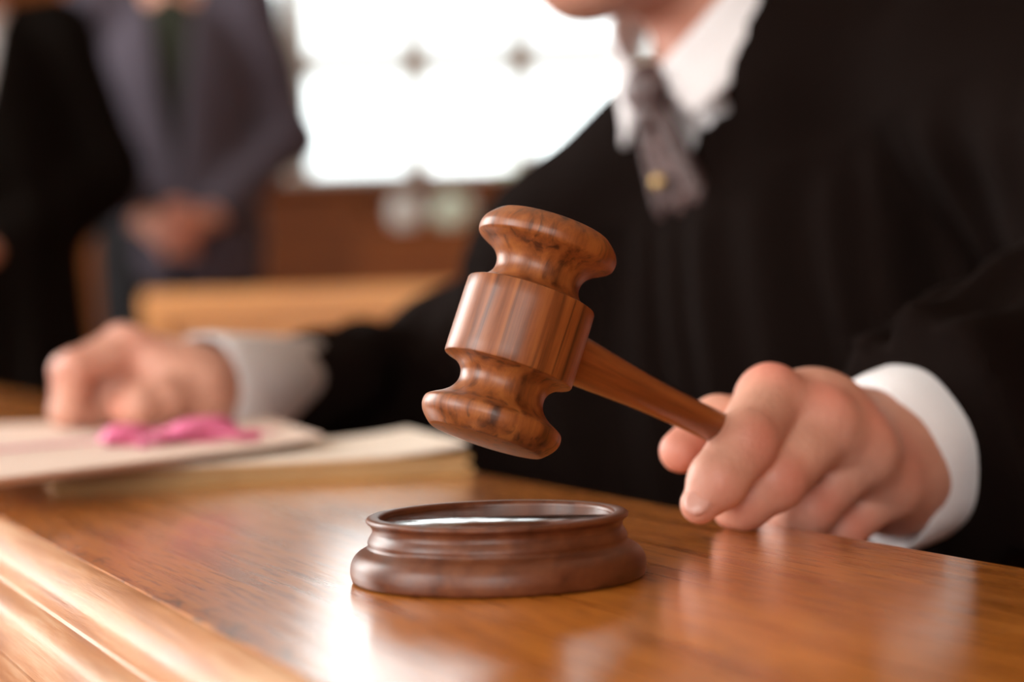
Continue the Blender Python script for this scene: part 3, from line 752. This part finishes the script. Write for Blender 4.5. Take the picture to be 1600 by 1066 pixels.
# tie: knot and blade
s = Sdf()
s.cap(J(.006, 0, -.006), J(.010, 0, -.028), .0135, .0085, k=.004)
s.ell(J(.010, 0, -.010), JA, (.009, .016, .010), k=.006)
link_mesh('tie_knot', s.mesh('tie_knot', .0012, pad=.004), M['tie'], jroot, True, True)
s = Sdf()
for i in range(8):
    t0, t1 = i / 8, (i + 1) / 8
    for e in (-1, 0, 1):
        s.cap(J(.006 - .012 * t0, e * (.008 + .008 * t0), -.028 - .055 * t0), J(.006 - .012 * t1, e * (.008 + .008 * t1), -.028 - .055 * t1), .005, .005, k=.006)
link_mesh('tie_blade', s.mesh('tie_blade', .0015, pad=.004), M['tie'], jroot, True, True)
s = Sdf().ell(J(.012, .001, -.066), JA, (.003, .0048, .0048))
link_mesh('brass_stud', s.mesh('brass_stud', .0007, pad=.003), M['brass'], jroot, True, True)
# robe
s = Sdf()
s.ell(J(-.105, 0, -.18), JA, (.118, .172, .205), k=.05)
s.ell(JU(-.105, 0, -.40), JAU, (.135, .180, .17), k=.08)
s.cap(J(-.10, .05, -.035), J(-.088, .195, -.066), .060, .068, k=.03)
s.cap(at(1078, 226, 1.24), shR, .058, .057, k=.03)
s.cap(J(-.13, .05, .0), J(-.13, -.03, -.01), .050, .050, k=.04)
s.cap(J(-.085, .07, .008), J(-.09, .16, -.03), .052, .058, k=.03); s.cap(J(-.055, .055, -.03), J(-.085, .09, .0), .045, .05, k=.03)
dL = (elL - wrL) / np.linalg.norm(elL - wrL); dR = (elR - wrR) / np.linalg.norm(elR - wrR)
sl1 = wrL + dL * .010; sl2 = wrR + dR * .062
s.cap(J(-.088, .195, -.066), elL, .072, .085, k=.03); s.cap(elL, sl1, .085, .050, k=.03)
s.cap(shR, elR, .055, .055, k=.03); s.cap(elR, sl2, .055, .034, k=.03)
s.cap(at(690, 580, 1.42), at(590, 588, 1.36), .045, .026, k=.03)
s.cap(at(930, 560, 1.32), at(900, 860, 1.32), .075, .085, k=.05); s.cap(elR, at(880, 760, 1.34), .055, .07, k=.05); s.cap(at(880, 760, 1.34), JU(-.02, -.12, -.55), .07, .08, k=.05)
for e in (-1, 1):
    s.cap(JU(-.14, .08 * e, -.47), JU(.22, .10 * e, -.46), .10, .078, k=.08)
    s.cap(JU(.22, .10 * e, -.46), JU(.20, .13 * e, -PIT[2] + .08), .078, .075, k=.06)
s.cap(JU(.20, -.10, -PIT[2] + .08), JU(.20, .10, -PIT[2] + .08), .07, k=.06)
for e in (-1, 1): s.cap(JU(-.16, .12 * e, -.50), JU(-.16, .12 * e, -PIT[2] + .08), .09, .06, k=.08)
def robe_post(F, X, Y, Z):
    dx, dy, dw = X - PIT[0], Y - PIT[1], Z - PIT[2]
    f = dx * JA[0][0] + dy * JA[0][1] + dw * JA[0][2]; l = dx * JA[1][0] + dy * JA[1][1] + dw * JA[1][2]; dz = dx * JA[2][0] + dy * JA[2][1] + dw * JA[2][2]
    # gathered pleats below the yoke seam on the chest
    yoke = -.078 + .10 * np.clip(np.abs(l) - .10, 0, .1)
    below = np.clip((yoke - dz) / .02, 0, 1); front = np.clip((f + .12) / .06, 0, 1)
    ph = l * 185 + 1.7 * np.sin(l * 37 + 1.0) + .6 * np.sin(dz * 14 + l * 20)
    pleat = (np.sin(ph) * .0042 + np.sin(ph * .43 + 2) * .0040) * (.5 + .5 * np.clip((yoke - dz) / .12, 0, 1))
    F = F + pleat * below * front
    F = F - .0016 * np.exp(-((dz - yoke - .002) / .004) ** 2) * front
    # slack folds across the sleeves
    slv = np.clip((np.abs(l) - .15) / .05, 0, 1)
    F = F + slv * .003 * np.sin(dz * 60 + f * 45 + 2.0 * np.sin(f * 21 + dz * 9)) + slv * .003 * np.sin(f * 70 - dz * 25 + l * 30)
    # neck opening: a V that narrows to the stud
    hw = np.clip((dz + .062) / .10, 0, 1) * .058
    hw = np.where(dz > -.01, .0302, hw)
    cut = np.abs(l) - hw
    cut = np.where((f > -.075), cut, .05)
    neck = np.sqrt((f + .066) ** 2 + l ** 2) - .071
    neck = np.where(dz > -.035, neck, .05)
    nn = X * DN[0] + Y * DN[1]                                     # the cloth lies on the bench, not in it
    bench = np.maximum(np.abs(nn - .24) - .1315, np.maximum(Z - ZT - .0012, ZT - .06 - Z))
    o_b = bench
    al = (X - wrL[0]) * dL[0] + (Y - wrL[1]) * dL[1] + (Z - wrL[2]) * dL[2]
    rad = np.sqrt((X - wrL[0]) ** 2 + (Y - wrL[1]) ** 2 + (Z - wrL[2]) ** 2)
    o_b = np.minimum(o_b, np.maximum(al - .015, rad - .12))        # sleeve opening
    o = np.minimum(np.maximum(cut, -dz - .066), neck)
    o = np.minimum(o, o_b)
    return np.maximum(np.maximum(F, -o), .004 - Z)
me = s.mesh('robe', .0045, post=robe_post)
link_mesh('robe', me, M['robe'], jroot, True, True)
# cuffs
tube_cuff('shirt_cuff', wrL - dL * .006, wrL + dL * .115, .0345, .038, M['shirt'], jroot)
tube_cuff('shirt_cuff', wrR + dR * .006, wrR + dR * .12, .0345, .037, M['shirt'], jroot)

# ---- standing figures
def figure(base, yaw, hands_z, hands_f, hand_dx=0.0, H=1.78, girth=1.0, elbow=(.255, .255)):
    """frame + joint positions for somebody standing with hands clasped in front"""
    face = np.array([sin(yaw), -cos(yaw), 0]); P, A = frame((base[0], base[1], 0), face)
    k = H / 1.78
    d = dict(P=P, A=A, k=k, face=face)
    d['sh'] = {e: P(-.01, e * .175 * girth, 1.435 * k) for e in (-1, 1)}
    d['el'] = {e: P(-.015, e * elbow[e > 0] * girth, 1.155 * k) for e in (-1, 1)}
    d['hand'] = P(hands_f, hand_dx, hands_z)
    d['wr'] = {e: P(hands_f - .035, hand_dx + e * .085, hands_z + .035) for e in (-1, 1)}
    return d
def body_of(d, root, girth=1.0):
    P, A, k = d['P'], d['A'], d['k']; s = Sdf()
    hc = P(.02, 0, 1.66 * k); h, hA_ = add_head(s, hc, d['face'])
    s.cap(P(-.02, 0, 1.44 * k), P(0, 0, 1.57 * k), .058, .055, k=.03)
    s.ell(P(-.01, 0, 1.28 * k), A, (.095, .15 * girth, .20), k=.05); s.ell(P(0, 0, 1.02 * k), A, (.095, .145 * girth, .17), k=.06)
    for e in (-1, 1):
        s.cap(P(-.01, 0, 1.44 * k), d['sh'][e], .04, .045, k=.03)
        s.cap(d['sh'][e], d['el'][e], .045, .037, k=.02); s.cap(d['el'][e], d['wr'][e], .036, .025, k=.02)
        s.cap(P(0, e * .085, .93 * k), P(.01, e * .095, .50 * k), .075, .05, k=.03); s.cap(P(.01, e * .095, .50 * k), P(-.02, e * .10, .09), .05, .034, k=.02)
        # hand: palm and five fingers wrapped over the other hand
        c = d['hand']; z = .012 if e > 0 else -.014; f0_ = .012 if e > 0 else -.006
        pc = c + A[1] * e * .030 + np.array([0, 0, z]) + A[0] * f0_
        s.cap(d['wr'][e], pc, .024, .026, k=.015)
        for i in range(4):
            zz = .026 - .020 * i
            a = pc + np.array([0, 0, zz]) + A[0] * .010; b_ = a - A[1] * e * .038 + A[0] * .014; c_ = b_ - A[1] * e * .026 - A[0] * .008 + np.array([0, 0, -.004])
            s.chain([a, b_, c_], [.0105, .0095, .008], k=.003)
        a = pc + np.array([0, 0, .030]); s.chain([a, a - A[1] * e * .024 + A[0] * .018 + np.array([0, 0, .012]), a - A[1] * e * .052 + A[0] * .022 + np.array([0, 0, .010])], [.013, .011, .009], k=.004)
    me_ = s.mesh('body', .0065); redness(me_, [(d['hand'] + A[0] * .03, .06, .55)])
    link_mesh('body', me_, M['skin'], root, True, True)
    return h, hA_
def shoes(d, root):
    P, A = d['P'], d['A']
    for e in (-1, 1):
        s = Sdf(); s.ell(P(.07, e * .105, .042), A, (.115, .046, .042), k=.01); s.ell(P(-.03, e * .10, .055), A, (.06, .042, .055), k=.03)
        def flat(F, X, Y, Z): return np.maximum(F, .004 - Z)
        link_mesh('shoe', s.mesh('shoe', .005, post=flat), M['shoe'], root, True, True)

# man in grey suit
sx_ = at(283, 480, 4.5)
d = figure((sx_[0], sx_[1]), radians(8), .995, .185, hand_dx=.004, H=1.86, elbow=(.205, .255))
g = empty('person', (sx_[0], sx_[1], 0))
tag(g, 'standing person in grey violet suit with clasped hands, out of focus', 'person')
hh_, hA2 = body_of(d, g); hair_and_eyes(hh_, hA2, g, M['hair']); shoes(d, g)
A = d['A']; kk = d['k']
def P(a, b_, c): return d['P'](a, b_, c * kk)
s = Sdf(); s.ell(P(-.008, 0, 1.27), A, (.108, .165, .21), k=.05); s.ell(P(0, 0, 1.02), A, (.105, .155, .17), k=.06); s.cap(P(-.02, 0, 1.42), P(-.015, 0, 1.475), .07, .062, k=.03)
link_mesh('waistcoat', s.mesh('waistcoat', .007), M['olive'], g, True, True)
s = Sdf()
s.ell(P(-.008, 0, 1.26), A, (.130, .190, .215), k=.05); s.ell(P(0, .015, 1.03), A, (.132, .160, .20), k=.08); s.ell(P(0, .03, .90), A, (.125, .160, .14), k=.08)
for e in (-1, 1):
    s.cap(P(-.02, e * .05, 1.455), P(-.012, e * .185, 1.432), .050, .060, k=.04)
    s.cap(d['sh'][e], d['el'][e], .068, .060, k=.025); s.cap(d['el'][e], d['wr'][e] * .92 + d['el'][e] * .08, .060, .042, k=.03)
def jacket_post(F, X, Y, Z):
    dx, dy = X - sx_[0], Y - sx_[1]
    f = dx * A[0][0] + dy * A[0][1]; l = dx * A[1][0] + dy * A[1][1]
    F = F + .004 * np.sin(Z * 34 + l * 30 + 2 * np.sin(l * 12)) * np.clip((np.abs(l) - .12) / .06, 0, 1)
    hw = np.clip((Z - 1.06 * kk) / .40, 0, 1) * .052 + .0
    cut = np.where((f > .02) & (Z > 1.06 * kk), np.abs(l) - hw, .05)
    neck = np.where(Z > 1.40 * kk, np.sqrt((f + .005) ** 2 + l ** 2) - .073, .05)
    tailcut = np.where((Z < .95) & (f > 0), np.abs(l) - (.95 - Z) * .25, .05)
    low = Z - .80
    return np.maximum(np.maximum(F, -np.minimum(np.minimum(cut, neck), tailcut)), -low)
link_mesh('suit_jacket', s.mesh('suit_jacket', .007, post=jacket_post), M['suit'], g, True, True)
s = Sdf(); s.ell(P(0, 0, .96), A, (.118, .170, .12), k=.05)
for e in (-1, 1):
    s.cap(P(0, e * .085, .92), P(.01, e * .095, .50), .098, .078, k=.03); s.cap(P(.01, e * .095, .50), P(-.01, e * .10, .11), .078, .070, k=.03)
link_mesh('trousers', s.mesh('trousers', .007), M['trouser'], g, True, True)
for e in (-1, 1):
    a = d['wr'][e]; dd = d['el'][e] - a; dd = dd / np.linalg.norm(dd)
    tube_cuff('shirt_cuff', a - dd * .004, a + dd * .06, .034, .036, M['trouser'], g)

# robed figure at the left
rx_ = at(-34, 480, 3.95)
d = figure((rx_[0], rx_[1]), radians(25), .915, .20, hand_dx=-.09, H=1.72)
g = empty('person', (rx_[0], rx_[1], 0))
tag(g, 'standing person in long black gown, half out of the photo', 'person')
hh_, hA2 = body_of(d, g); hair_and_eyes(hh_, hA2, g, M['hair']); shoes(d, g)
P, A, k = d['P'], d['A'], d['k']
s = Sdf(); s.ell(P(-.01, 0, 1.26 * k), A, (.135, .195, .22), k=.05)
s.cap(P(0, -.04, 1.1 * k), P(0, -.06, .14), .15, .19, k=.08); s.cap(P(0, .04, 1.1 * k), P(0, .06, .14), .15, .19, k=.08)
for e in (-1, 1):
    s.cap(P(-.02, e * .05, 1.45 * k), P(-.012, e * .190, 1.425 * k), .052, .066, k=.04)
    s.cap(d['sh'][e], d['el'][e], .076, .085, k=.03); s.cap(d['el'][e], d['wr'][e] * .85 + d['el'][e] * .15, .085, .060, k=.03)
    s.cap(d['el'][e] + np.array([0, 0, -.04]), d['wr'][e] * .8 + d['el'][e] * .2 + np.array([0, 0, -.07]), .06, .035, k=.04)
def gown_post(F, X, Y, Z):
    dx, dy = X - rx_[0], Y - rx_[1]
    f = dx * A[0][0] + dy * A[0][1]; l = dx * A[1][0] + dy * A[1][1]
    ang = np.arctan2(l, f + .02)
    F = F + .010 * np.sin(ang * 13 + .7 * np.sin(Z * 5)) * np.clip((1.25 - Z) / .6, 0, 1)
    neck = np.where(Z > 1.36, np.sqrt((f + .005) ** 2 + l ** 2) - .078, .05)
    cut = np.where((f > .02) & (Z > 1.20), np.abs(l) - np.clip((Z - 1.20) / .2, 0, 1) * .05, .05)
    return np.maximum(np.maximum(F, -np.minimum(neck, cut)), .015 - Z)
link_mesh('gown', s.mesh('gown', .008, post=gown_post), M['robe2'], g, True, True)
s = Sdf(); s.ell(P(-.008, 0, 1.25 * k), A, (.112, .17, .21), k=.05); s.cap(P(-.02, 0, 1.40 * k), P(-.015, 0, 1.46 * k), .07, .064, k=.03)
link_mesh('shirt_front', s.mesh('shirt_front', .008), M['shirt'], g, True, True)
def PJ(a, b_, c): return P(a + .07, b_, c + 1.455 * k)
collar(PJ, g, mat=M['shirt'], cf=-.075, r=.068, r_low=.095, drop=(.07, .045))

# ------------------------------------------------------------------ courtroom furniture behind
pa = at(226, 458, 3.3); pb = at(860, 446, 3.3)
pw = empty('pew', (pa[0], pa[1], 0))
tag(pw, 'honey oak pew with a high plain back behind the black sleeve', 'pew')
hgt = pa[2]; wd = pb[0] - pa[0]
box('top_rail', (0, -.035, hgt - .05), (wd, .03, hgt), M['pew'], pw, .008)
for i in range(4):
    x0 = .045 + (wd - .09) * i / 4
    box('back_panel', (x0 + .001, -.015, .30), (x0 + (wd - .09) / 4 - .001, .015, hgt - .051), M['pew'], pw, .002)
box('end_post', (0, -.03, 0), (.044, .03, hgt - .051), M['pew'], pw, .004); box('end_post', (wd - .044, -.03, 0), (wd, .03, hgt - .051), M['pew'], pw, .004)
box('seat', (0.0, .031, .40), (wd, .42, .44), M['pew'], pw, .006)
box('leg', (0.02, .36, 0), (.065, .41, .399), M['pew'], pw, .004); box('leg', (wd - .065, .36, 0), (wd - .02, .41, .399), M['pew'], pw, .004)

# two pale blobs below the far window, guessed to be vases on a cabinet
sp = at(682, 356, 6.4)
sh = empty('shelf_unit', (sp[0], sp[1], 0))
tag(sh, 'low brown wooden cabinet standing under the window', 'cabinet')
zt = sp[2]
box('cabinet_top', (-.26, -.16, zt - .03), (.26, .16, zt), M['dark_panel'], sh, .005)
box('cabinet_body', (-.25, -.15, .05), (.25, .15, zt - .031), M['dark_panel'], sh, .003)
for e in (-1, 1):
    dr = box('cabinet_door', (min(0, e * .24) + .002, -.168, .08), (max(0, e * .24) - .002, -.151, zt - .05), M['dark_panel'], sh, .003)
    s = Sdf().ell((e * .03, -.180, zt * .6), np.eye(3), (.010, .011, .010)); link_mesh('knob', s.mesh('knob', .002), M['brass'], dr)
box('cabinet_plinth', (-.24, -.14, 0), (.24, .14, .049), M['dark_panel'], sh)
def vase(name, x, r, h, mat, label):
    p = smooth_curve([(r * .55, 0), (r * .85, h * .18), (r, h * .48), (r * .85, h * .78), (r * .62, h * .93), (r * .68, h)], 5)
    inner = [(c[0] - .004, c[1]) for c in p[::-1]][:-3]
    o = lathe(name, [(0, 0)] + [tuple(c) for c in p] + inner + [(0, h * .15)], mat, None, 48)
    o.location = (sp[0] + x, sp[1], zt + .0005); tag(o, label, 'vase')
vase('vase', -.100, .052, .105, M['vase'], 'unidentified pale white blob built as a vase on the cabinet, left of the greenish one')
vase('vase', .055, .070, .105, M['vase_green'], 'unidentified pale greenish blob built as a wide vase on the cabinet, nearer the gavel')
